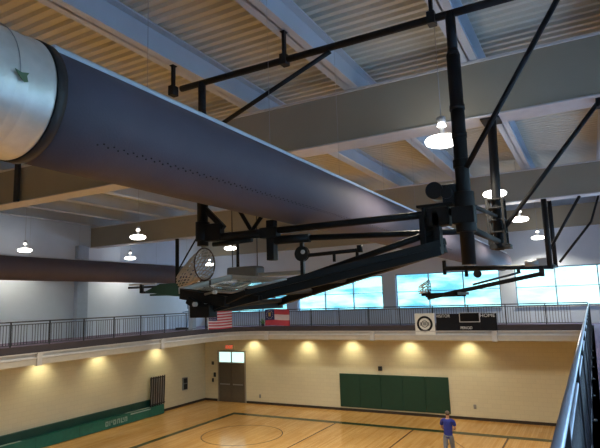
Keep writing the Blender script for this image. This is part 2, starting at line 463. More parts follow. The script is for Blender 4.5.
# cord and green tag hanging down the side of the metal duct
t = thing('hanging_tag', 'small torn green tag hanging on a cord against the silver duct', 'tag', (DX+DR*1.02, 1.98, DZ))
pts = []
for k in range(12):
    a = math.radians(78-k*7.3); pts.append((DX+(DR*1.01+.006)*math.cos(a), 1.98, DZ+(DR*1.01+.006)*math.sin(a)))
bm = NB(); add_path(bm, pts, .0035, 6); obj('cord', bm, M_grey, t)
e = Vector(pts[-1]); bm = NB()
sh = [(-.045, .018), (.0, .008), (.05, .022), (.035, -.004), (.045, -.04), (.02, -.05), (.0, -.035), (-.025, -.01)]
A = [bm.verts.new((e.x+.012, e.y+a, e.z+b)) for a, b in sh]; B = [bm.verts.new((e.x+.018, e.y+a, e.z+b)) for a, b in sh]
bm.faces.new(A); bm.faces.new(B)
for i in range(len(sh)): bm.faces.new([A[i], A[(i+1)%len(sh)], B[(i+1)%len(sh)], B[i]])
obj('cloth', bm, M_rag, t)
d2 = duct('fabric_duct', 'dark fabric air duct high along the left wall above the balcony railing', -18.2, Z(1.50), .44, -8.5, 21.6, False, 80)

# ------------------------------------------------------------ hanging gym lamps
def lamp_proto():
    t = thing('pendant_lamp', 'x', 'lamp', (0, 0, 0))
    bm = NB(); add_lathe(bm, [(.05, -.085), (.19, -.08), (.26, -.05), (.28, .0), (.25, .04), (.15, .07), (.05, .076)], n=24); obj('lens', bm, M_lamp, t)
    bm = NB(); add_lathe(bm, [(.05, .22), (.075, .235), (.06, .27), (.05, .29)], n=16); obj('uplight', bm, M_lampu, t)
    bm = NB(); add_lathe(bm, [(.045, .076), (.035, .12), (.04, .22)], n=16); obj('neck', bm, M_grey, t)
    bm = NB(); add_lathe(bm, [(.052, .29), (.07, .30), (.07, .38), (.03, .40)], n=16); obj('ballast_housing', bm, M_grey, t)
    bm = NB(); add_tube(bm, (0, 0, .40), (0, 0, Z(4.42)-Z(2.45)), .006, 8); obj('stem', bm, M_grey, t)
    return t
LP = [(-1.84, 8.28, 'largest glowing round gym lamp, left of the tall black pole'),
      (-1.84, 13.5, 'round white gym lamp just right of the tall black pole, second in its row'),
      (-1.84, 18.75, 'round white gym lamp, third of the right hand row receding towards the windows'),
      (-1.84, 25.6, 'round white gym lamp, farthest of the right hand row, beside the far hoist poles'),
      (-14.06, 13.83, 'round white gym lamp below the yellowish ceiling left of the net, higher of that pair'),
      (-20.45, 13.83, 'round white gym lamp at the far left above the start of the left duct'),
      (-20.55, 19.7, 'round white gym lamp close above the left duct, lower of the pair by the net'),
      (-14.05, 19.4, 'round white gym lamp just right of the basketball net'),
      (-20.1, 25.6, 'small round white gym lamp low behind the net and folded board')]
HID = [(-8, 13.7), (-8, 19.2), (-14, 2.8), (-20.4, 2.8), (-20.4, 8.3), (-14.0, 7.6), (-14, -2.7)]  # out-of-sight spots without lamp bodies, added for their light
pl = None; LZ = Z(2.45)
for i, (x, y, lb) in enumerate(LP):
    if pl is None: pl = lamp_proto(); o = pl
    else: o = copy_tree(pl)
    o.location = (x, y, LZ); o['label'] = lb; o['group'] = 'round gym lamps under the roof'
    if i == 8: o.location.z = Z(2.37)
for x, y in [(a, b) for a, b, _ in LP] + HID:
    L = bpy.data.lights.new('lamp_and_fill_spot', 'SPOT'); L.energy = 500 if x > -18 else 170; L.color = (1.0, .90, .70); L.shadow_soft_size = .2; L.spot_size = math.radians(150); L.spot_blend = .6
    o = bpy.data.objects.new('lamp_and_fill_spot', L); C.objects.link(o); o.location = (x, y, LZ-.12)

# ------------------------------------------------------------ near folded basketball backstop
t = thing('basketball_backstop', 'large black folded basketball hoist with rim and net, hung from the roof in front', 'basketball hoop', (-1.22, 6.4, Z(3.4)))
Y = 6.4
V = lambda x, y, z: (x, y, Z(z))
bm = NB(); add_tube(bm, V(-5.58, Y, 3.50), V(1.9, Y, 3.50), .05, 16); obj('roof_beam', bm, M_black, t)
for x in (-5.75, -3.62, -1.45, .72):
    bm = NB(); add_box(bm, x-.022, x+.022, Y-.03, Y+.03, Z(3.55), Z(3.945)); add_box(bm, x-.04, x+.04, Y-.05, Y+.05, Z(3.93), Z(3.944))
    add_box(bm, x-.05, x+.05, Y-.07, Y+.07, Z(3.42), Z(3.58))
    obj('beam_clamp', bm, M_black, t)
for x, z0 in ((-5.15, .88), (-1.22, .36)):
    bm = NB(); add_tube(bm, V(x, Y, 3.5), V(x, Y, 3.02), .062, 16); add_tube(bm, V(x, Y, 3.02), V(x, Y, 2.94), .062, 16, .085); add_tube(bm, V(x, Y, 2.95), V(x, Y, z0), .083 if x > -2 else .085, 18)
    if x > -2:
        for zz in (2.3, 1.95): add_tube(bm, V(x, Y, zz), V(x, Y, zz-.06), .092, 18)
    obj('drop_pole', bm, M_black, t)
bm = NB(); add_tube(bm, V(-1.2, 8.97+.2, 2.93), V(-1.25, 8.97+.2, .72), .075, 18); add_box(bm, -1.36, -1.06, 9.0, 9.4, Z(2.90), Z(2.93)); obj('drop_pole', bm, M_black, t)
# braces
bm = NB(); add_tube(bm, V(-5.15, Y, 2.61), V(-2.88, Y, 3.44), .034, 10); obj('brace', bm, M_black, t)
bm = NB(); add_tube(bm, V(-1.16, Y-.05, 1.5), V(.02, Y-.05, 3.35), .033, 10); add_tube(bm, V(.02, Y-.05, 3.35), V(.35, Y-.05, 3.88), .033, 10); obj('brace', bm, M_black, t)
bm = NB(); add_tube(bm, V(-1.15, 9.1, 1.05), V(.42, 9.1, 2.93), .036, 10); add_box(bm, .34, .52, 9.02, 9.2, Z(2.80), Z(2.93)); obj('brace', bm, M_black, t)
bm = NB(); add_tube(bm, V(-4.26, Y+.02, 1.02), V(-5.12, Y+.02, 2.38), .03, 10); obj('brace', bm, M_black, t)
bm = NB(); add_tube(bm, V(-4.26, Y, 1.02), V(-4.08, Y, 1.22), .03, 10); obj('brace', bm, M_black, t)
# horizontal members
bm = NB(); add_tube(bm, V(-5.2, Y, 1.0), V(-1.22, Y, 1.0), .047, 16); obj('cross_tube', bm, M_black, t)
bm = NB(); add_tube(bm, V(-4.95, Y, .98), V(-3.9, Y, .96), .05, 14); add_tube(bm, V(-4.95, Y, .885), V(-4.25, Y, .90), .035, 12); obj('cross_tube', bm, M_black, t)
bm = NB(); add_tube(bm, V(-3.95, Y, .86), V(-3.3, Y, .85), .06, 14); add_tube(bm, V(-3.3, Y, .85), V(-1.3, 7.0, .82), .04, 14); obj('cross_tube', bm, M_black, t)
bm = NB(); add_tube(bm, V(-3.32, Y, .34), V(-1.58, Y, .78), .04, 14); obj('cross_tube', bm, M_black, t)
bm = NB(); add_tube(bm, V(-3.40, Y, .61), V(-2.58, Y, .63), .026, 10)
for x in (-2.95, -2.62): add_tube(bm, V(x, Y, .63), V(x, Y, .50), .022, 8)
add_tube(bm, V(-2.58, Y, .60), V(-2.58, Y, .69), .04, 10); obj('latch_bar', bm, M_black, t)
# joint blocks
bm = NB(); add_tube(bm, V(-5.15, Y, 1.25), V(-5.15, Y, .95), .11, 16)
add_box(bm, -5.12, -4.78, Y-.06, Y+.06, Z(.94), Z(1.20)); add_bar(bm, V(-5.1, Y, 1.45), V(-4.75, Y, 1.12), .08, .08)
obj('pole_joint', bm, M_black, t, .01)
bm = NB(); add_box(bm, -3.97, -3.85, Y-.06, Y+.06, Z(.58), Z(1.15)); add_box(bm, -4.08, -3.80, Y-.07, Y+.07, Z(.90), Z(1.05)); obj('hinge_plate', bm, M_black, t, .008)
def pulley(bm, c, r):
    c = Vector(c); add_tube(bm, c-Vector((0,.03,0)), c-Vector((0,.018,0)), r, 24); add_tube(bm, c+Vector((0,.018,0)), c+Vector((0,.03,0)), r, 24); add_tube(bm, c-Vector((0,.02,0)), c+Vector((0,.02,0)), r*.85, 24)
bm = NB(); pulley(bm, V(-3.43, Y, .64), .105); add_bar(bm, V(-3.43, Y, .86), V(-3.43, Y, .30), .05, .04); obj('pulley', bm, M_motor, t)
bm = NB(); add_tube(bm, V(-3.40, Y-.045, .66), V(-3.40, Y-.02, .66), .03, 12); obj('pulley_cap', bm, M_lgrey, t)
# winch and bracket at the right hand pole
bm = NB(); add_tube(bm, V(-1.55, Y-.10, 1.27), V(-1.55, Y+.12, 1.27), .105, 24); add_tube(bm, V(-1.40, Y-.12, 1.22), V(-1.40, Y+.08, 1.22), .07, 16); add_box(bm, -1.46, -1.30, Y-.07, Y+.07, Z(1.08), Z(1.33)); obj('winch_motor', bm, M_motor, t, .006)
bm = NB(); add_box(bm, -1.78, -1.34, Y-.10, Y+.10, Z(1.08), Z(1.11)); add_box(bm, -1.66, -1.40, Y-.08, Y+.08, Z(.84), Z(1.06)); add_box(bm, -1.72, -1.68, Y-.08, Y+.08, Z(.95), Z(1.08)); obj('winch_bracket', bm, M_black, t, .006)
bm = NB(); add_box(bm, -1.76, -1.70, Y-.08, Y+.08, Z(.50), Z(1.0)); add_box(bm, -1.60, -1.52, Y-.08, Y+.08, Z(.50), Z(1.0)); add_box(bm, -1.74, -1.54, Y-.02, Y+.02, Z(.5), Z(.98)); obj('hinge_plate', bm, M_black, t, .005)
bm = NB(); add_tube(bm, V(-1.22, Y, 1.22), V(-1.22, Y, .74), .12, 20); add_box(bm, -1.36, -1.10, Y-.12, Y+.06, Z(.84), Z(1.04)); obj('pole_collar', bm, M_black, t, .01)
bm = NB(); add_tube(bm, V(-1.22, Y, 1.62), V(-1.22, Y, 1.52), .10, 18); obj('pole_collar', bm, M_black, t, .01)
bm = NB(); add_tube(bm, V(-1.22, Y, .80), V(-1.25, 9.17, .86), .045, 12); add_tube(bm, V(-1.22, Y, 1.1), V(-1.25, 9.17, 1.28), .03, 12); obj('spreader_tube', bm, M_black, t)
bm = NB()
for x in (-1.37, -1.13):
    for y in (9.03, 9.31): add_box(bm, x-.02, x+.02, y-.02, y+.02, Z(.80), Z(1.56))
for z in (.80, 1.0, 1.2, 1.4, 1.54): add_box(bm, -1.38, -1.11, 9.02, 9.32, Z(z), Z(z)+.02)
add_box(bm, -1.38, -1.06, 9.02, 9.32, Z(.74), Z(.80)); obj('counter_frame', bm, M_black, t)
# folded mast: twin tapering arms with a web between an upper and a lower tube
def arm(yl, yr, dz=0):
    bm = NB()
    lo0, lo1 = Vector(V(-4.30, yl, -.07+dz)), Vector(V(-1.52, yr, .53+dz)); up0, up1 = Vector(V(-3.72, yl, .13+dz)), Vector(V(-1.52, yr, .62+dz))
    add_bar(bm, lo0, lo1, .09, .10); add_bar(bm, up0, up1, .08, .08); add_bar(bm, lo0, up0, .07, .08)
    q = [lo0, lo1, up1, up0]; A = [bm.verts.new(p+Vector((0,-.008,0))) for p in q]; B = [bm.verts.new(p+Vector((0,.008,0))) for p in q]
    bm.faces.new(A); bm.faces.new(B)
    for k in range(4): bm.faces.new([A[k], A[(k+1)%4], B[(k+1)%4], B[k]])
    obj('mast_arm', bm, M_black, t)
arm(5.45, 6.30); arm(7.15, 6.55, .05)
for k in range(5):
    bm = NB(); f_ = k/4; add_tube(bm, V(-4.2+f_*2.4, 5.5+f_*.78, -.03+f_*.5), V(-4.2+f_*2.4, 7.1-f_*.52, .02+f_*.5), .035, 10)
    obj('mast_rung', bm, M_black, t)
bm = NB()
add_box(bm, -4.52, -4.20, 5.34, 5.50, Z(-.17), Z(-.02)); add_box(bm, -4.44, -4.25, 5.40, 7.25, Z(-.10), Z(.0)); add_bar(bm, V(-4.78, 5.5, .14), V(-4.0, 5.45, .02), .10, .13); add_bar(bm, V(-4.62, 5.45, .06), V(-4.28, 5.42, -.10), .10, .10)
obj('height_adjuster', bm, M_black, t, .012)
bm = NB(); add_path(bm, [V(-4.3, 5.38, .12), V(-4.1, 5.36, .15), V(-3.9, 5.4, .13), V(-3.6, 5.45, .19), V(-3.2, 5.55, .27)], .016, 8); obj('cable_run', bm, M_grey, t)
bm = NB(); add_tube(bm, V(-4.36, 5.24, .0), V(-4.36, 5.28, .0), .03, 10); add_tube(bm, V(-4.05, 5.24, .14), V(-4.05, 5.28, .14), .025, 10); obj('bolt', bm, M_lgrey, t)
# glass backboard lying nearly flat: corners a b c d
a = Vector(V(-4.88, 5.6, .19)); b = Vector(V(-5.36, 7.4, .44)); c = Vector(V(-4.10, 7.4, .30)); d = a+(c-b)
nrm = (c-b).cross(a-b).normalized(); nrm = nrm if nrm.z > 0 else -nrm
def quad_slab(bm, P4, th):
    lo = [bm.verts.new(p-nrm*th/2) for p in P4]; hi = [bm.verts.new(p+nrm*th/2) for p in P4]
    bm.faces.new(lo); bm.faces.new(hi)
    for k in range(4): bm.faces.new([lo[k], lo[(k+1)%4], hi[(k+1)%4], hi[k]])
bb = NB(); quad_slab(bb, [a, b, c, d], .02); bo = obj('backboard', bb, M_glassb, t)
bm = NB()
for p, q_ in ((a,b),(b,c)): add_bar(bm, p, q_, .08, .085)
obj('backboard_frame', bm, M_lgrey, bo)
bm = NB()
for p, q_ in ((c,d),(d,a)): add_bar(bm, p, q_, .06, .06)
obj('backboard_frame', bm, M_black, bo)
bm = NB()
m1 = a.lerp(b, .5)
for p, q_ in ((a.lerp(b,.36), d.lerp(c,.36)), (a.lerp(b,.64), d.lerp(c,.64))): add_bar(bm, p-nrm*.06, q_-nrm*.06, .06, .07)
for p, q_ in ((a.lerp(d,.3), b.lerp(c,.3)), (a.lerp(d,.75), b.lerp(c,.75))): add_bar(bm, p-nrm*.06, q_-nrm*.06, .06, .07)
obj('board_support', bm, M_black, t)
bm = NB(); e1 = (b-a).normalized(); e2 = (d-a).normalized(); m0 = a.lerp(b,.5)+e2*.20
for p, q_ in ((m0-e1*.3, m0+e1*.3), (m0-e1*.3+e2*.45, m0+e1*.3+e2*.45), (m0-e1*.3, m0-e1*.3+e2*.45), (m0+e1*.3, m0+e1*.3+e2*.45)): add_bar(bm, p+nrm*.013, q_+nrm*.013, .05, .006)
obj('target_square', bm, M_white, bo)
# rim: plane stands up from the board; net hangs off towards the left
rc = Vector(V(-5.13, 6.42, .60)); ur = Vector((0, 1, .08)).normalized(); vr = Vector((.03, -.08, 1)).normalized(); RR = .245
bm = NB(); add_path(bm, [rc+ur*RR*math.cos(2*PI*k/40)+vr*RR*math.sin(2*PI*k/40) for k in range(40)], .011, 8, True)
add_box(bm, rc.x-.05, rc.x+.07, rc.y-.06, rc.y+.06, rc.z-RR-.14, rc.z-RR+.0); obj('rim', bm, M_orange, t)
bm = NB(); nl = 8; ns = 18; G = []
for j in range(nl+1):
    s = j/nl; cc = rc + Vector((-.44*s, 0, -.10*s*s-.12*s)); rr = RR*(1-.42*s)
    G.append([cc + ur*rr*math.cos(2*PI*(k+.5*(j%2))/ns)*(1+.08*math.sin(3*k+j)) + vr*rr*(.98-.12*s)*math.sin(2*PI*(k+.5*(j%2))/ns) for k in range(ns)])
for j in range(nl):
    for k in range(ns):
        p = G[j][k]; o1 = G[j+1][k]; o2 = G[j+1][(k-1) % ns] if j % 2 == 0 else G[j+1][(k+1) % ns]
        add_tube(bm, p, o1, .009, 5, cap=False); add_tube(bm, p, o2, .009, 5, cap=False)
obj('net', bm, M_net, t)

# ------------------------------------------------------------ far right folded backstop
t = thing('basketball_backstop', 'small far black folded basketball hoist hanging in front of the bright windows', 'basketball hoop', (-1.0, 18.1, Z(2.9)))
Y = 18.15
bm = NB(); add_tube(bm, V(-1.04, Y, 2.95), V(-1.04, Y, .78), .085, 14); obj('drop_pole', bm, M_black, t)
bm = NB(); add_tube(bm, V(-1.10, 22.6, 4.0), V(-1.10, 22.6, .95), .08, 14); obj('drop_pole', bm, M_black, t)
bm = NB(); add_tube(bm, V(-1.0, Y+.1, 1.35), V(-.03, Y+.1, 2.93), .045, 8); obj('brace', bm, M_black, t)
bm = NB(); add_tube(bm, V(-.95, 22.6, 1.15), V(.25, 22.6, 2.6), .045, 8); add_tube(bm, V(.25, 22.6, 2.6), V(.72, 22.6, 3.94), .04, 8); obj('brace', bm, M_black, t)
bm = NB(); add_tube(bm, V(-4.3, Y, .93), V(-.95, Y, .80), .075, 12); obj('cross_tube', bm, M_black, t)
bm = NB(); add_tube(bm, V(-1.04, Y, .85), V(-1.10, 22.6, 1.0), .06, 10); obj('spreader_tube', bm, M_black, t)
bm = NB(); add_bar(bm, V(-4.92, Y, -.04), V(-1.3, Y, .60), .13, .13); obj('mast', bm, M_black, t)
bm = NB(); add_tube(bm, V(-3.4, Y, .35), V(-1.9, Y, .68), .035, 8); obj('cross_tube', bm, M_dgrey, t)
bm = NB(); add_box(bm, -1.36, -1.22, Y-.1, Y+.1, Z(.52), Z(.82)); obj('hinge_plate', bm, M_black, t)
bm = NB(); bm.free()
for x, z0_, z1_ in ((-4.28, .72, 1.2), (-3.57, .62, .98), (-1.96, .68, .86)):
    bm = NB(); add_box(bm, x-.05, x+.05, Y-.06, Y+.06, Z(z0_), Z(z1_)); obj('hanger_tab', bm, M_black, t)
bm = NB(); pulley(bm, V(-3.22, Y, .70), .13); obj('pulley', bm, M_motor, t)
bm = NB(); add_tube(bm, V(-1.75, Y-.02, .93), V(-1.35, Y-.02, .93), .11, 14); add_box(bm, -1.4, -1.12, Y-.1, Y+.1, Z(.85), Z(1.08)); obj('winch_motor', bm, M_grey, t)
bm = NB(); add_box(bm, -4.85, -3.75, Y-.9, Y+.9, Z(.05), Z(.10)); obj('backboard', bm, M_glassb, t)
bm = NB()
for y in (Y-.9, Y+.84): add_box(bm, -4.88, -3.72, y, y+.07, Z(.03), Z(.12))
for x in (-4.88, -3.79): add_box(bm, x, x+.07, Y-.9, Y+.9, Z(.03), Z(.12))
for y in (Y-.4, Y+.35): add_box(bm, -4.88, -3.72, y, y+.07, Z(-.02), Z(.05))
obj('backboard_frame', bm, M_black, t)
rc = Vector(V(-4.85, Y, .36)); bm = NB(); add_path(bm, [rc+Vector((0, .22*math.cos(2*PI*k/24), .22*math.sin(2*PI*k/24))) for k in range(24)], .014, 6, True)
add_box(bm, rc.x-.04, rc.x+.05, rc.y-.05, rc.y+.05, Z(.10), rc.z-.21); obj('rim', bm, M_orange, t)
bm = NB()
for k in range(12):
    a1 = 2*PI*k/12
    for dk in (-1, 1):
        a2 = a1+dk*2*PI/12
        add_tube(bm, rc+Vector((0, .22*math.cos(a1), .22*math.sin(a1))), rc+Vector((-.35, .13*math.cos(a2), -.12+.13*math.sin(a2))), .01, 4)
obj('net', bm, M_net, t)

# ------------------------------------------------------------ far left folded backstop with green padded board
t = thing('basketball_backstop', 'far folded basketball hoist with green padded board, below the left duct', 'basketball hoop', (-16.05, 18.1, Z(2.9)))
Y = 18.15
bm = NB(); add_tube(bm, V(-16.05, Y, 2.95), V(-16.05, Y, .95), .085, 14); obj('drop_pole', bm, M_black, t)
bm = NB(); add_tube(bm, V(-15.9, 22.6, 4.0), V(-15.9, 22.6, .95), .08, 14); obj('drop_pole', bm, M_black, t)
bm = NB(); add_tube(bm, V(-16.0, Y, 1.5), V(-14.9, Y, 2.93), .035, 8); obj('brace', bm, M_black, t)
bm = NB(); add_tube(bm, V(-19.0, Y, .86), V(-16.3, Y, .84), .05, 10); obj('cross_tube', bm, M_dgrey, t)
bm = NB(); add_box(bm, -18.95, -17.3, Y-.06, Y+.06, Z(.95), Z(1.02)); obj('cable_tray', bm, M_white, t)
bm = NB(); add_bar(bm, V(-18.2, Y, .62), V(-16.3, Y, .56), .09, .10); add_box(bm, -18.25, -18.1, Y-.06, Y+.06, Z(.58), Z(1.0)); obj('mast', bm, M_black, t)
bm = NB(); add_box(bm, -16.9, -13.6, Y-.8, Y+.9, Z(.42), Z(.50)); obj('backboard', bm, M_green, t)
bm = NB(); v = [(-17.2, .60), (-16.3, .92), (-14.2, .92), (-13.5, .45), (-14.4, .28), (-15.6, .38)]
A = [bm.verts.new(V(x, Y-.85, z)) for x, z in v]; B = [bm.verts.new(V(x, Y-.77, z)) for x, z in v]
bm.faces.new(A); bm.faces.new(B)
for i in range(6): bm.faces.new([A[i], A[(i+1)%6], B[(i+1)%6], B[i]])
obj('edge_pad', bm, M_green, t, .02)

t = thing('air_unit', 'blue grey hanging air unit right of the basketball net, in front of the far wall', 'air unit', (-11.9, 17.6, Z(1.0)))
bm = NB(); add_box(bm, -12.75, -11.35, 17.3, 18.0, Z(1.0), Z(1.42)); obj('casing', bm, mat('casing_blue_grey', (.09, .12, .16), .5), t, .08)
bm = NB(); add_box(bm, -11.4, -9.45, 17.5, 17.8, Z(.98), Z(1.14)); obj('outlet_duct', bm, mat('outlet_blue_grey', (.20, .26, .34), .5), t, .03)
for x in (-12.65, -11.45):
    bm = NB(); add_tube(bm, (x, 17.6, Z(1.41)), (x, 17.6, Z(4.42)), .02, 8); obj('hanger_rod', bm, M_blackp, t)

# hanger strut on the near girder, far left
bm = NB(); add_box(bm, -13.66, -13.50, 8.83, 8.91, Z(2.93), Z(4.1)); struct('trim_25', bm, M_blackp)

# ------------------------------------------------------------ scoreboard, logo board
t = thing('scoreboard', 'black scoreboard with white lettering hung on the far railing', 'scoreboard', (-5.1, RY-.05, Z(-1.66)))
y1 = RY-.012; y0 = y1-.10
bm = NB(); add_box(bm, -6.42, -5.36, y0, y1, Z(-1.62), Z(-.80)); add_box(bm, -4.46, -3.76, y0, y1, Z(-1.62), Z(-.80)); add_box(bm, -5.36, -4.46, y0, y1, Z(-1.62), Z(-1.16)); obj('housing', bm, M_scbd, t, .01)
bm = NB(); add_box(bm, -5.33, -4.49, y0-.03, y1, Z(-1.16), Z(-.76)); obj('clock_panel', bm, M_scr, t)
bm = NB()
for q in ((-5.36, -4.46, -1.185, -1.155), (-5.36, -4.46, -.775, -.75)): add_box(bm, q[0], q[1], y0-.045, y0-.005, Z(q[2]), Z(q[3]))
for q in ((-5.36, -5.33), (-4.49, -4.46)): add_box(bm, q[0], q[1], y0-.045, y0-.005, Z(-1.185), Z(-.75))
obj('clock_frame', bm, M_lgrey, t)
text_obj('lettering', 'VISITOR', .20, (-6.1, y0-.006, Z(-.90)), FACE_Y, M_txt, t, sx=.9)
text_obj('lettering', 'HOME', .20, (-4.14, y0-.006, Z(-.90)), FACE_Y, M_txt, t, sx=1.15)
text_obj('lettering', 'PERIOD', .17, (-5.08, y0-.006, Z(-1.44)), FACE_Y, M_txt, t, sx=.9)

t = thing('logo_board', 'square white board with a dark round emblem, left of the scoreboard', 'sign', (-6.95, RY-.05, Z(-1.76)))
bm = NB(); add_box(bm, -7.43, -6.5, y0, y1, Z(-1.76), Z(-.76)); obj('panel', bm, M_white, t, .008)
def ring(cx, cz, r0, r1, y, m, name, n=40, th=.012):
    bm = NB(); f = []
    for yy in (y, y-th):
        f.append([[bm.verts.new((cx+r*math.cos(2*PI*k/n), yy, cz+r*math.sin(2*PI*k/n))) for k in range(n)] for r in (r0, r1)])
    for k in range(n):
        j = (k+1) % n
        for A, B in ((f[0][0], f[0][1]), (f[1][0], f[1][1]), (f[0][0], f[1][0]), (f[0][1], f[1][1])): bm.faces.new([A[k], A[j], B[j], B[k]])
    return obj(name, bm, m, t)
cx, cz = -6.965, Z(-1.25)
ring(cx, cz, .27, .37, y0-.001, M_scbd, 'emblem_ring'); ring(cx, cz, .13, .16, y0-.001, M_dgrey, 'emblem_ring')
bm = NB(); add_box(bm, cx-.22, cx-.15, y0-.012, y0-.001, cz-.08, cz+.08); add_box(bm, cx+.15, cx+.22, y0-.012, y0-.001, cz-.08, cz+.08); add_box(bm, cx-.09, cx+.09, y0-.012, y0-.001, cz-.07, cz+.09); obj('emblem_mark', bm, M_grey, t)

# ------------------------------------------------------------ flags on the far railing
def flag_grid(name, x0, x1, z0, z1, yb, nx, nz, colf, mats, parent, amp=.03):
    bm = NB(); vs = []
    for th in (0, -.008):
        vs.append([[bm.verts.new((x0+(x1-x0)*i/nx, yb+th+amp*math.sin(i/nx*9+j/nz*1.2), z0+(z1-z0)*j/nz + .02*math.sin(i/nx*5))) for j in range(nz+1)] for i in range(nx+1)])
    for s in (0, 1):
        for i in range(nx):
            for j in range(nz):
                f = bm.faces.new([vs[s][i][j], vs[s][i+1][j], vs[s][i+1][j+1], vs[s][i][j+1]]); f.material_index = colf(i/nx, (j+.5)/nz); f.smooth = True
    for s in ((0, nx),):
        for i in s:
            for j in range(nz): bm.faces.new([vs[0][i][j], vs[1][i][j], vs[1][i][j+1], vs[0][i][j+1]]).material_index = colf(min(i/nx, .99), (j+.5)/nz)
    return obj(name, bm, mats, parent)
def star(bm, cx, cz, r, y):
    P5 = [(cx+(r if k % 2 == 0 else r*.4)*math.sin(k*PI/5), cz+(r if k % 2 == 0 else r*.4)*math.cos(k*PI/5)) for k in range(10)]
    A = [bm.verts.new((x, y, z)) for x, z in P5]; B = [bm.verts.new((x, y-.004, z)) for x, z in P5]
    bm.faces.new(A); bm.faces.new(B)
    for k in range(10): bm.faces.new([A[k], A[(k+1)%10], B[(k+1)%10], B[k]])
FY = RY-.06
t = thing('flag', 'american flag with stripes and blue starred corner, hung on the far railing', 'flag', (-17.1, FY, Z(-1.4)))
# the corner is rounded here; the flag hangs on the straight part just inside it
ux0, ux1, uz0, uz1 = -18.05+.0, -16.62, Z(-1.34), Z(-.38)
def uscol(u, v):
    if u < .4 and v > 6/13: return 2
    return 0 if int(v*13) % 2 == 0 else 1
ccx, ccy = RXL+R, RY-R
def arc(s_, rad): 
    a = PI - s_/(R); return Vector((ccx+rad*math.cos(a), ccy+rad*math.sin(a)))
S0, S1 = .03, 1.60
def arc_flag(nx, nz):
    bm = NB(); vs = []
    for th in (0, .008):
        col = []
        for i in range(nx+1):
            p = arc(S0+(S1-S0)*i/nx, R-.075-th+.015*math.sin(i/nx*9)); sag = .03*math.sin(i/nx*PI)
            col.append([bm.verts.new((p.x, p.y, uz0+(uz1-uz0)*j/nz-sag)) for j in range(nz+1)])
        vs.append(col)
    for s_ in (0, 1):
        for i in range(nx):
            for j in range(nz):
                f = bm.faces.new([vs[s_][i][j], vs[s_][i+1][j], vs[s_][i+1][j+1], vs[s_][i][j+1]]); f.material_index = uscol(i/nx, (j+.5)/nz); f.smooth = True
    return bm
obj('cloth', arc_flag(24, 26), [M_red, M_fwhite, M_blue], t)
bm = NB()
for r_ in range(5):
    for c_ in range(6):
        p = arc(S0+.06+.095*c_, R-.115); star(bm, p.x, uz1-.07-.095*r_, .028, p.y)
obj('stars', bm, M_fwhite, t)
bm = NB(); p = arc(S0-.02, R-.08); add_tube(bm, (p.x, p.y, uz0-.03), (p.x, p.y, uz1+.03), .016, 8); obj('rope_edge', bm, M_white, t)
t.location = (p.x, p.y, uz0)
for ch in C.objects:
    if ch.parent == t: ch.matrix_parent_inverse = world_inv(t)
t = thing('flag', 'red white and red flag with a dark blue emblem corner, hung on the far railing', 'flag', (-15.0, FY, Z(-1.3)))
def gacol(u, v):
    if u < .40 and v > 1/3: return 2
    return 1 if 1/3 < v < 2/3 else 0
gx0, gx1, gz0, gz1 = -15.78, -14.24, Z(-1.27), Z(-.40)
flag_grid('cloth', gx0, gx1, gz0, gz1, FY-.02, 20, 18, gacol, [M_red, M_fwhite, M_blue], t, .02)
bm = NB(); 
for k in range(13): star(bm, gx0+.31+.21*math.cos(2*PI*k/13), gz1-.29+.21*math.sin(2*PI*k/13), .03, FY-.055)
obj('star_ring', bm, M_fwhite, t)
bm = NB(); add_box(bm, gx0+.24, gx0+.38, FY-.062, FY-.05, gz1-.38, gz1-.20); add_box(bm, gx0+.21, gx0+.41, FY-.062, FY-.05, gz1-.20, gz1-.17); obj('crest', bm, M_gold, t)

# small green plant at the railing between the flags
t = thing('potted_plant', 'small green leafy plant at the far railing, between the two flags', 'plant', (-16.1, RY+.22, TR))
px = -16.15; py = RY-.1
t.location = (px, RY+.25, TR)
bm = NB(); add_lathe(bm, [(.07, 0), (.10, .14), (.105, .15)], (px, RY+.25, TR), 14); obj('pot', bm, M_curb, t)
bm = NB()
for k in range(46):
    a1 = random.uniform(0, 2*PI); el = random.uniform(.2, 1.4); L_ = random.uniform(.15, .42)
    p0 = Vector((px, RY+.25, TR+.14)); dv = Vector((math.cos(a1)*math.cos(el), math.sin(a1)*math.cos(el)*.7, math.sin(el))); p1 = p0+dv*L_
    sd = dv.cross(Vector((0,0,1))).normalized()*.028
    m_ = p0.lerp(p1, .6)
    q4 = [p0, m_+sd, p1, m_-sd]
    bm.faces.new([bm.verts.new(p) for p in q4])
lo_ = obj('foliage', bm, M_leaf, t); sm = lo_.modifiers.new('thick', 'SOLIDIFY'); sm.thickness = .004

# blue machine behind the left railing
t = thing('exercise_machine', 'pale blue exercise machine standing behind the railing at the far left corner', 'exercise machine', (-19.9, 23.2, TR))
mx, my = -19.75, 23.0
bm = NB(); add_box(bm, mx-.5, mx+.5, my-.25, my+.25, TR, TR+.12); obj('deck', bm, M_blackp, t, .01)
bm = NB()
for s in (-.22, .22): add_bar(bm, (mx+.3, my+s, TR+.1), (mx+.45, my+s, TR+1.2), .05, .05); add_bar(bm, (mx+.45, my+s, TR+1.0), (mx, my+s, TR+.95), .04, .04)
obj('frame', bm, M_ppad, t)
bm = NB(); add_box(bm, mx+.36, mx+.52, my-.28, my+.28, TR+1.12, TR+1.38); obj('console', bm, M_ppad, t, .02)

# dark column at the balcony corner
bm = NB(); add_box(bm, -18.85, -18.57, 22.2, 22.48, TR, Z(.1)); o = obj('storage_post', bm, M_pil)
tag(o, 'dark blue upright post at the balcony corner, left of the striped flag', 'post')

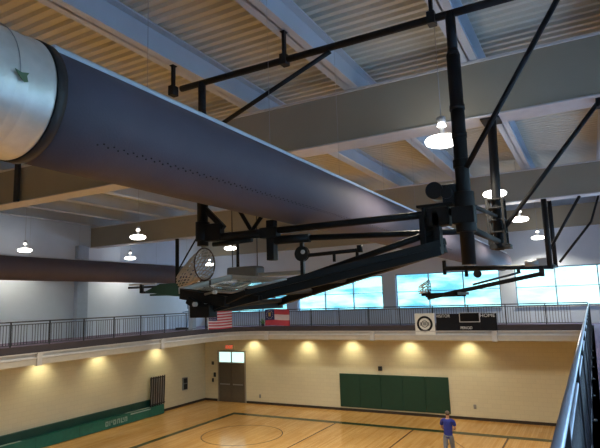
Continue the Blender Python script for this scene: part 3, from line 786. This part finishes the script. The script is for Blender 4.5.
# ------------------------------------------------------------ far wall lower: door, pad, fittings
d = bpy.data.objects.new('door_1', None); C.objects.link(d); d.location = (-19.57, YF, 0); d['kind'] = 'structure'
dx0, dx1 = -20.5, -18.6; DT = 2.26; TT = 2.93
bm = NB()
add_box(bm, dx0-.07, dx0, YF-.06, YF+.02, 0, TT+.07); add_box(bm, dx1, dx1+.07, YF-.06, YF+.02, 0, TT+.07)
add_box(bm, dx0, dx1, YF-.06, YF+.02, TT, TT+.07); add_box(bm, dx0, dx1, YF-.06, YF+.02, DT, DT+.06)
obj('door_frame', bm, M_frame, d)
for k in range(2):
    x0 = dx0 + .95*k; bm = NB(); add_box(bm, x0+.01, x0+.94, YF-.045, YF-.002, .01, DT); lf = obj('door_leaf', bm, M_door, d, .004)
    bm = NB(); add_box(bm, x0+.12, x0+.83, YF-.09, YF-.06, 1.0, 1.06); add_box(bm, x0+.13, x0+.17, YF-.08, YF-.04, .99, 1.07); add_box(bm, x0+.78, x0+.82, YF-.08, YF-.04, .99, 1.07); obj('push_bar', bm, M_grey, lf)
M_trans = mat('transom_glow', (.5, .7, .7), .3, emit=(.62, .95, .92), estr=.9)  # panes glow by themselves in place of light behind the glass
for k in range(2):
    x0 = dx0 + .95*k; bm = NB(); add_box(bm, x0+.05, x0+.90, YF-.04, YF-.01, DT+.07, TT-.01); obj('transom_pane', bm, M_trans, d)
bm = NB(); add_box(bm, dx0+.91, dx0+.99, YF-.05, YF-.005, DT+.05, TT); obj('mullion', bm, M_frame, d)
t = thing('exit_sign', 'small red exit sign on the wall above the double door', 'sign', (-19.67, YF-.05, 3.1))
bm = NB(); add_box(bm, -19.95, -19.40, YF-.08, YF, 3.08, 3.36); obj('housing', bm, M_cream, t)
text_obj('lettering', 'EXIT', .27, (-19.675, YF-.085, 3.22), FACE_Y, M_exit, t)
bm = NB(); add_box(bm, -12.4, -6.55, YF-.06, YF, .24, 1.93)
t = thing('wall_pad', 'big dark green padding panel on the cream far wall', 'wall pad', (-9.5, YF-.06, .2))
bm.free()
n5 = 5; w = (12.4-6.55)/n5
for k in range(n5):
    x0 = -12.4+w*k; bm = NB(); add_box(bm, x0+.003, x0+w-.003, YF-.07, YF-.002, .20, 1.93); obj('panel', bm, M_green, t, .02)
def plate(name, label, cat, x, z, w, h, m, dep=.04):
    bm = NB(); add_box(bm, x-w/2, x+w/2, YF-dep, YF-.001, z-h/2, z+h/2); add_box(bm, x-w/4, x+w/4, YF-dep-.01, YF-dep+.002, z-h/4, z+h/4)
    return tag(obj(name, bm, m, None, .004), label, cat)
plate('alarm_strobe', 'small dark alarm box high on the wall left of the double door', 'alarm', -20.98, 2.24, .16, .2, M_dgrey)
plate('wall_phone', 'dark wall phone at shoulder height left of the double door', 'phone', -20.83, 1.55, .16, .26, M_dgrey)
plate('card_reader', 'dark narrow box on the wall low left of the double door, under the phone', 'switch', -20.98, 1.22, .12, .22, M_dgrey)
plate('wall_speaker', 'small dark speaker on the cream wall just above the green pad', 'speaker', -10.05, 2.25, .2, .22, M_dgrey, .1)
plate('wall_outlet', 'small outlet plate low on the far wall right of the double door', 'outlet', -17.55, .45, .12, .2, M_grey)
plate('wall_outlet', 'small outlet plate low on the far wall right of the green pad', 'outlet', -5.39, .62, .12, .2, M_grey)
# fire cabinet on the left wall
t = thing('fire_cabinet', 'narrow grey cabinet on the left wall between bleachers and corner', 'cabinet', (XL, 24.05, 1.1))
bm = NB(); add_box(bm, XL, XL+.10, 24.35, 24.75, 1.0, 1.72); obj('body', bm, M_grey, t, .01)
bm = NB(); add_box(bm, XL+.10, XL+.12, 24.40, 24.70, 1.05, 1.35); add_box(bm, XL+.10, XL+.12, 24.40, 24.70, 1.40, 1.67); obj('cabinet_door', bm, M_dgrey, t)
t.location = (XL, 24.55, 1.0)

# ------------------------------------------------------------ court lines (thin painted strips)
def line(label, x0, x1, y0, y1, m):
    bm = NB(); add_box(bm, x0, x1, y0, y1, -.001, .003); o = obj('court_line', bm, m); tag(o, label, 'court line'); return o
line('wide dark green court line parallel to the far wall', -17.65, -.7, 24.10, 24.50, M_lineg)
line('dark green court line along the left bleachers', -17.65, -17.35, -3.0, 24.10, M_lineg)
line('thin brown court line running to the far wall, leftmost of three', -11.43, -11.36, -3.0, 24.10, M_linet)
line('thin brown court line running to the far wall, just left of the person', -7.63, -7.56, -3.0, 24.10, M_linet)
line('thin brown court line running to the far wall, right of the person', -3.62, -3.54, -3.0, 24.10, M_linet)
bm = NB(); n = 40
for k in range(n):
    a0 = 2*PI*k/n; a1 = 2*PI*(k+1)/n
    q = [bm.verts.new((-14.4+r*math.cos(a), 20.6+r*math.sin(a), .003)) for r, a in ((1.8, a0), (1.84, a0), (1.84, a1), (1.8, a1))]; bm.faces.new(q)
o = obj('court_line', bm, M_linet); tag(o, 'thin brown curved court line on the floor left of the middle', 'court line')

# ------------------------------------------------------------ bleachers
t = thing('bleacher', 'long folded green bleacher bench along the left wall', 'bleacher', (XL+.2, 10, 0))
by0, by1 = 2.0, 22.95
bm = NB(); add_box(bm, XL+.04, XL+.40, by0, by1, .02, .50); obj('front_bench', bm, M_bgreen, t, .01)
bm = NB(); add_box(bm, XL+.01, XL+.17, by0, by1-.12, .50, .84); obj('back_rest', bm, M_bgreend, t, .01)
y = by0+2.2
while y < by1:
    bm = NB(); add_box(bm, XL+.401, XL+.408, y, y+.02, .03, .49); y += 2.2; obj('panel_joint', bm, M_bgreend, t)
def worn(y0, y1, z0, z1):
    bm = NB(); y = y0; i = 0; h = z1-z0
    while y < y1-.12:
        w_ = .17
        add_box(bm, XL+.401, XL+.412, y, y+.045, z0, z1)
        if i % 3 != 1: add_box(bm, XL+.401, XL+.412, y, y+w_, z1-.05, z1)
        if i % 2 == 0: add_box(bm, XL+.401, XL+.412, y, y+w_, z0, z0+.05)
        add_box(bm, XL+.401, XL+.412, y+w_-.045, y+w_, z0+(h/2 if i % 3 == 1 else 0), z1)
        y += w_+.07; i += 1
    return bm
obj('worn_lettering', worn(18.9, 20.3, .15, .38), M_txtd, t)
bm = NB(); add_box(bm, XL+.18, XL+.36, 20.3, 22.0, .50, .508); add_box(bm, XL+.401, XL+.41, 20.5, 21.9, .40, .46); obj('pale_strip', bm, M_txtd, t)
bm = NB(); add_box(bm, XL+.18, XL+.36, 12.5, 14.6, .50, .508); obj('pale_strip', bm, M_txtd, t)
# folded trolley of chairs leaning at the end of the bleacher
t = thing('folded_gate', 'grey folded tubular rack standing on the right end of the green bleacher', 'rack', (-21.3, 22.6, .5))
bm = NB()
for k in range(7):
    y = 21.95+k*.17
    add_bar(bm, (-21.25, y, .512), (-21.25, y+.06, 2.05), .04, .05)
for z_ in (.6, 1.98): add_bar(bm, (-21.25, 21.93, z_), (-21.25, 23.05, z_), .03, .05)
obj('tube_frame', bm, M_dgrey, t)
bm = NB(); add_box(bm, -21.31, -21.27, 21.98, 23.0, .55, 2.0); obj('back_panel', bm, M_grey, t)

# ------------------------------------------------------------ wall washer downlights under the balcony
dl = None
WL = [(x, YF-.55) for x in (-17.9, -14.3, -11.55, -8.4, -5.5)]
WLL = [(XL+.6, y) for y in (15.5, 18.7, 22.7, 12.2, 9.0)]
names = ['left of the striped flags', 'above the wall right of the double door', 'above the left end of the green pad', 'above the right end of the green pad', 'right of the green pad']
for i, (x, y) in enumerate(WL+WLL):
    if dl is None:
        dl = thing('downlight', 'x', 'lamp', (0, 0, 0)); o = dl
        bm = NB(); add_lathe(bm, [(.11, 0), (.13, -.01), (.12, -.05), (.10, -.05)], n=18); obj('trim_ring', bm, M_lgrey, dl)
        bm = NB(); add_lathe(bm, [(.095, -.03), (.09, -.045)], n=18); obj('lens', bm, M_lampu, dl)
    else: o = copy_tree(dl)
    o.location = (x, y, SOF+.02)
    if i < 5: o['label'] = 'recessed downlight under the far balcony, ' + names[i]
    else: o['label'] = 'recessed downlight under the left balcony, ' + ['nearest of the visible ones', 'middle one above the bleachers', 'one nearest the folded rack', 'just outside the left edge', 'farther outside the left edge'][i-5]
    o['group'] = 'downlights under the balcony'
    L = bpy.data.lights.new('downlight_beam', 'SPOT'); L.energy = 55; L.color = (1.0, .88, .52); L.spot_size = math.radians(120); L.spot_blend = .9; L.shadow_soft_size = .07
    lo = bpy.data.objects.new('downlight_beam', L); C.objects.link(lo); lo.location = (x, y, SOF-.06)
    tgt = Vector((0, .35, -1)) if i < 5 else Vector((-.35, 0, -1))
    lo.rotation_euler = tgt.to_track_quat('-Z', 'Y').to_euler()

# ------------------------------------------------------------ person with dust mop
PX, PY = -5.0, 20.0
t = thing('person', 'person in blue shirt and grey blue trousers pushing a floor mop, seen from behind', 'person', (PX, PY, 0))
def skin(name, V_, E_, m, parent, sub=2, root=0):
    me = bpy.data.meshes.new(name); me.from_pydata([v[:3] for v in V_], E_, []); me.materials.append(m)
    o = bpy.data.objects.new(name, me); C.objects.link(o)
    md = o.modifiers.new('skin', 'SKIN'); md.use_smooth_shade = True
    for i, v in enumerate(V_):
        me.skin_vertices[0].data[i].radius = (v[3], v[4] if len(v) > 4 else v[3])
    me.skin_vertices[0].data[root].use_root = True
    s = o.modifiers.new('sub', 'SUBSURF'); s.levels = sub; s.render_levels = sub
    if parent is not None: o.parent = parent; o.matrix_parent_inverse = world_inv(parent)
    return o
def at(x, y, z): return (PX+x, PY+y, z)
BV = [at(0,0,.96)+(.11,.08), at(0,.0,1.12)+(.11,.08), at(0,.02,1.30)+(.165,.11), at(0,.03,1.43)+(.12,.085), at(0,.05,1.50)+(.055,.055), at(0,.07,1.57)+(.06,.065), at(0,.08,1.645)+(.078,.092), at(0,.08,1.70)+(.065,.08),
      at(-.19,.03,1.42)+(.06,), at(-.25,.08,1.18)+(.045,), at(-.16,.27,1.02)+(.032,), at(-.10,.34,1.02)+(.035,.02),
      at(.19,.03,1.42)+(.06,), at(.25,.06,1.18)+(.045,), at(.17,.25,1.08)+(.032,), at(.10,.34,1.10)+(.035,.02),
      at(-.10,0,.88)+(.075,), at(-.11,-.06,.50)+(.062,), at(-.11,-.14,.09)+(.042,), at(-.12,-.02,.05)+(.045,.03),
      at(.10,0,.88)+(.075,), at(.11,.10,.50)+(.062,), at(.11,.10,.09)+(.042,), at(.12,.22,.05)+(.045,.03)]
BE = [(0,1),(1,2),(2,3),(3,4),(4,5),(5,6),(6,7),(3,8),(8,9),(9,10),(10,11),(3,12),(12,13),(13,14),(14,15),(0,16),(16,17),(17,18),(18,19),(0,20),(20,21),(21,22),(22,23)]
body = skin('body', BV, BE, M_skin, t)
# shirt, trousers, hair over the body
skin('shirt', [at(0,0,.80)+(.175,.135), at(0,0,1.12)+(.165,.125), at(0,.02,1.30)+(.19,.13), at(0,.03,1.44)+(.13,.10), at(-.20,.03,1.42)+(.078,), at(-.245,.06,1.24)+(.07,), at(.20,.03,1.42)+(.078,), at(.245,.05,1.24)+(.07,)],
     [(0,1),(1,2),(2,3),(3,4),(4,5),(3,6),(6,7)], M_shirt, t)
skin('trousers', [at(0,0,1.04)+(.13,.10), at(-.10,0,.86)+(.108,), at(-.11,-.06,.50)+(.08,), at(-.11,-.14,.10)+(.065,), at(.10,0,.86)+(.108,), at(.11,.10,.50)+(.08,), at(.11,.10,.10)+(.065,)],
     [(0,1),(1,2),(2,3),(0,4),(4,5),(5,6)], M_jean, t)
bm = NB(); bmesh.ops.create_uvsphere(bm, u_segments=18, v_segments=12, radius=1)
for v in bm.verts: v.co = Vector((PX+v.co.x*.085, PY+.055+v.co.y*.095, 1.685+v.co.z*.085))
bmesh.ops.delete(bm, geom=[f for f in bm.faces if f.calc_center_median().y > PY+.11 and f.calc_center_median().z < 1.72], context='FACES')
for f in bm.faces: f.smooth = True
obj('hair', bm, M_hair, t)
for s, yy in ((-1, -.03), (1, .21)):
    bm = NB(); add_box(bm, PX+s*.115-.05, PX+s*.115+.05, PY+yy-.13, PY+yy+.13, .0, .085); obj('shoe', bm, M_shoe, t, .03)
    bm = NB(); add_box(bm, PX+s*.03-.012, PX+s*.03+.012, PY+.165, PY+.178, 1.655, 1.668); obj('eye', bm, M_shoe, t)
    # five curled fingers closed round the mop handle
    for k in range(4):
        hz = (1.02 if s < 0 else 1.10)+(.035-.022*k); hx = PX+s*.10
        skin('finger', [(hx, PY+.34, hz, .009), (hx-s*.03, PY+.375, hz, .0085), (hx-s*.062, PY+.385, hz-.003, .008), (hx-s*.09, PY+.36, hz-.006, .007)], [(0,1),(1,2),(2,3)], M_skin, t, 1)
    hz = 1.02 if s < 0 else 1.10
    skin('thumb', [(PX+s*.10, PY+.33, hz+.02, .010), (PX+s*.07, PY+.325, hz+.04, .009), (PX+s*.045, PY+.33, hz+.045, .008)], [(0,1),(1,2)], M_skin, t, 1)
t2 = thing('dust_mop', 'wide dust mop with wooden handle pushed by the person in the blue shirt', 'mop', (PX, PY+.9, 0))
bm = NB(); add_tube(bm, (PX, PY+.27, 1.25), (PX+.02, PY+.62, .60), .016, 10); obj('handle', bm, M_wood, t2)
bm = NB(); add_tube(bm, (PX+.02, PY+.62, .60), (PX-.62, PY+1.0, .10), .012, 8); add_tube(bm, (PX+.02, PY+.62, .60), (PX+.62, PY+1.0, .10), .012, 8); obj('frame', bm, M_wood, t2)
bm = NB(); add_box(bm, PX-.85, PX+.85, PY+.92, PY+1.08, 0.005, .10); obj('mop_head', bm, M_mop, t2, .03)

# ------------------------------------------------------------ outside: ground coloured pale blue to bounce daylight onto the ceiling, and mottled sky
bm = NB(); add_box(bm, -80, 80, -60, 120, -.6, -.35); struct('ground', bm, mat('bounce_ground', (.44, .52, .60), .9))
W = bpy.data.worlds.new('sky'); bpy.context.scene.world = W; W.use_nodes = True; nt = W.node_tree
bg = nt.nodes['Background']; tc = nt.nodes.new('ShaderNodeTexCoord'); no = nt.nodes.new('ShaderNodeTexNoise'); no.inputs['Scale'].default_value = 16; no.inputs['Detail'].default_value = 5
mp = nt.nodes.new('ShaderNodeMapping'); mp.inputs['Scale'].default_value = (1, 1, 4)
nt.links.new(tc.outputs['Generated'], mp.inputs['Vector']); nt.links.new(mp.outputs['Vector'], no.inputs['Vector'])
cr = nt.nodes.new('ShaderNodeValToRGB'); e = cr.color_ramp.elements
e[0].position = .40; e[0].color = (.022, .070, .100, 1); e[1].position = .58; e[1].color = (.095, .19, .19, 1)
nt.links.new(no.outputs['Fac'], cr.inputs['Fac']); 
sp = nt.nodes.new('ShaderNodeSeparateXYZ'); nt.links.new(tc.outputs['Generated'], sp.inputs['Vector'])
mr = nt.nodes.new('ShaderNodeMapRange'); mr.inputs['From Min'].default_value = .10; mr.inputs['From Max'].default_value = .35; nt.links.new(sp.outputs['Z'], mr.inputs['Value'])
mxw = nt.nodes.new('ShaderNodeMixRGB'); mxw.inputs['Color2'].default_value = (.30, .37, .50, 1)
mr2 = nt.nodes.new('ShaderNodeMapRange'); mr2.inputs['From Min'].default_value = -.22; mr2.inputs['From Max'].default_value = .02; nt.links.new(sp.outputs['X'], mr2.inputs['Value'])
mx2 = nt.nodes.new('ShaderNodeMixRGB'); mx2.inputs['Color2'].default_value = (.15, .19, .19, 1)
mu = nt.nodes.new('ShaderNodeMath'); mu.operation = 'MULTIPLY'; mu.inputs[1].default_value = .8; nt.links.new(mr2.outputs['Result'], mu.inputs[0]); nt.links.new(mu.outputs[0], mx2.inputs['Fac']); nt.links.new(cr.outputs['Color'], mx2.inputs['Color1'])
nt.links.new(mr.outputs['Result'], mxw.inputs['Fac']); nt.links.new(mx2.outputs['Color'], mxw.inputs['Color1']); nt.links.new(mxw.outputs['Color'], bg.inputs['Color']); bg.inputs['Strength'].default_value = 10.5
for i, (a_, b_) in enumerate(bays):      # portals only guide the sampling of the daylight
    L = bpy.data.lights.new('window_portal', 'AREA'); L.shape = 'RECTANGLE'; L.size = b_-a_; L.size_y = WZ1-WZ0; L.cycles.is_portal = True
    o = bpy.data.objects.new('window_portal', L); C.objects.link(o); o.location = ((a_+b_)/2, YF+.30, (WZ0+WZ1)/2); o.rotation_euler = (-PI/2, 0, 0)
for i, (a_, b_) in enumerate(RB):
    L = bpy.data.lights.new('window_portal', 'AREA'); L.shape = 'RECTANGLE'; L.size = RZ1-WZ0; L.size_y = b_-a_; L.cycles.is_portal = True
    o = bpy.data.objects.new('window_portal', L); C.objects.link(o); o.location = (XR+.30, (a_+b_)/2, (WZ0+RZ1)/2); o.rotation_euler = (0, PI/2, 0)

# ------------------------------------------------------------ camera
cam = bpy.data.cameras.new('camera'); co = bpy.data.objects.new('camera', cam); C.objects.link(co)
cam.sensor_fit = 'HORIZONTAL'; cam.sensor_width = 36; cam.lens = 530.43*36/600; cam.clip_end = 300; cam.clip_start = .05
yaw, pitch, roll = -0.49426, 0.143995, -0.031994
f = Vector((math.sin(yaw)*math.cos(pitch), math.cos(yaw)*math.cos(pitch), math.sin(pitch)))
r = Vector((math.cos(yaw), -math.sin(yaw), 0)); u = r.cross(f)
r2 = math.cos(roll)*r + math.sin(roll)*u; u2 = -math.sin(roll)*r + math.cos(roll)*u
Mx = Matrix((r2, u2, -f)).transposed().to_4x4(); Mx.translation = (0, 0, EYE); co.matrix_world = Mx
sc = bpy.context.scene; sc.camera = co
sc.view_settings.view_transform = 'Standard'; sc.view_settings.look = 'None'; sc.view_settings.exposure = 0.5; sc.view_settings.gamma = 1
sc.view_settings.use_curve_mapping = False
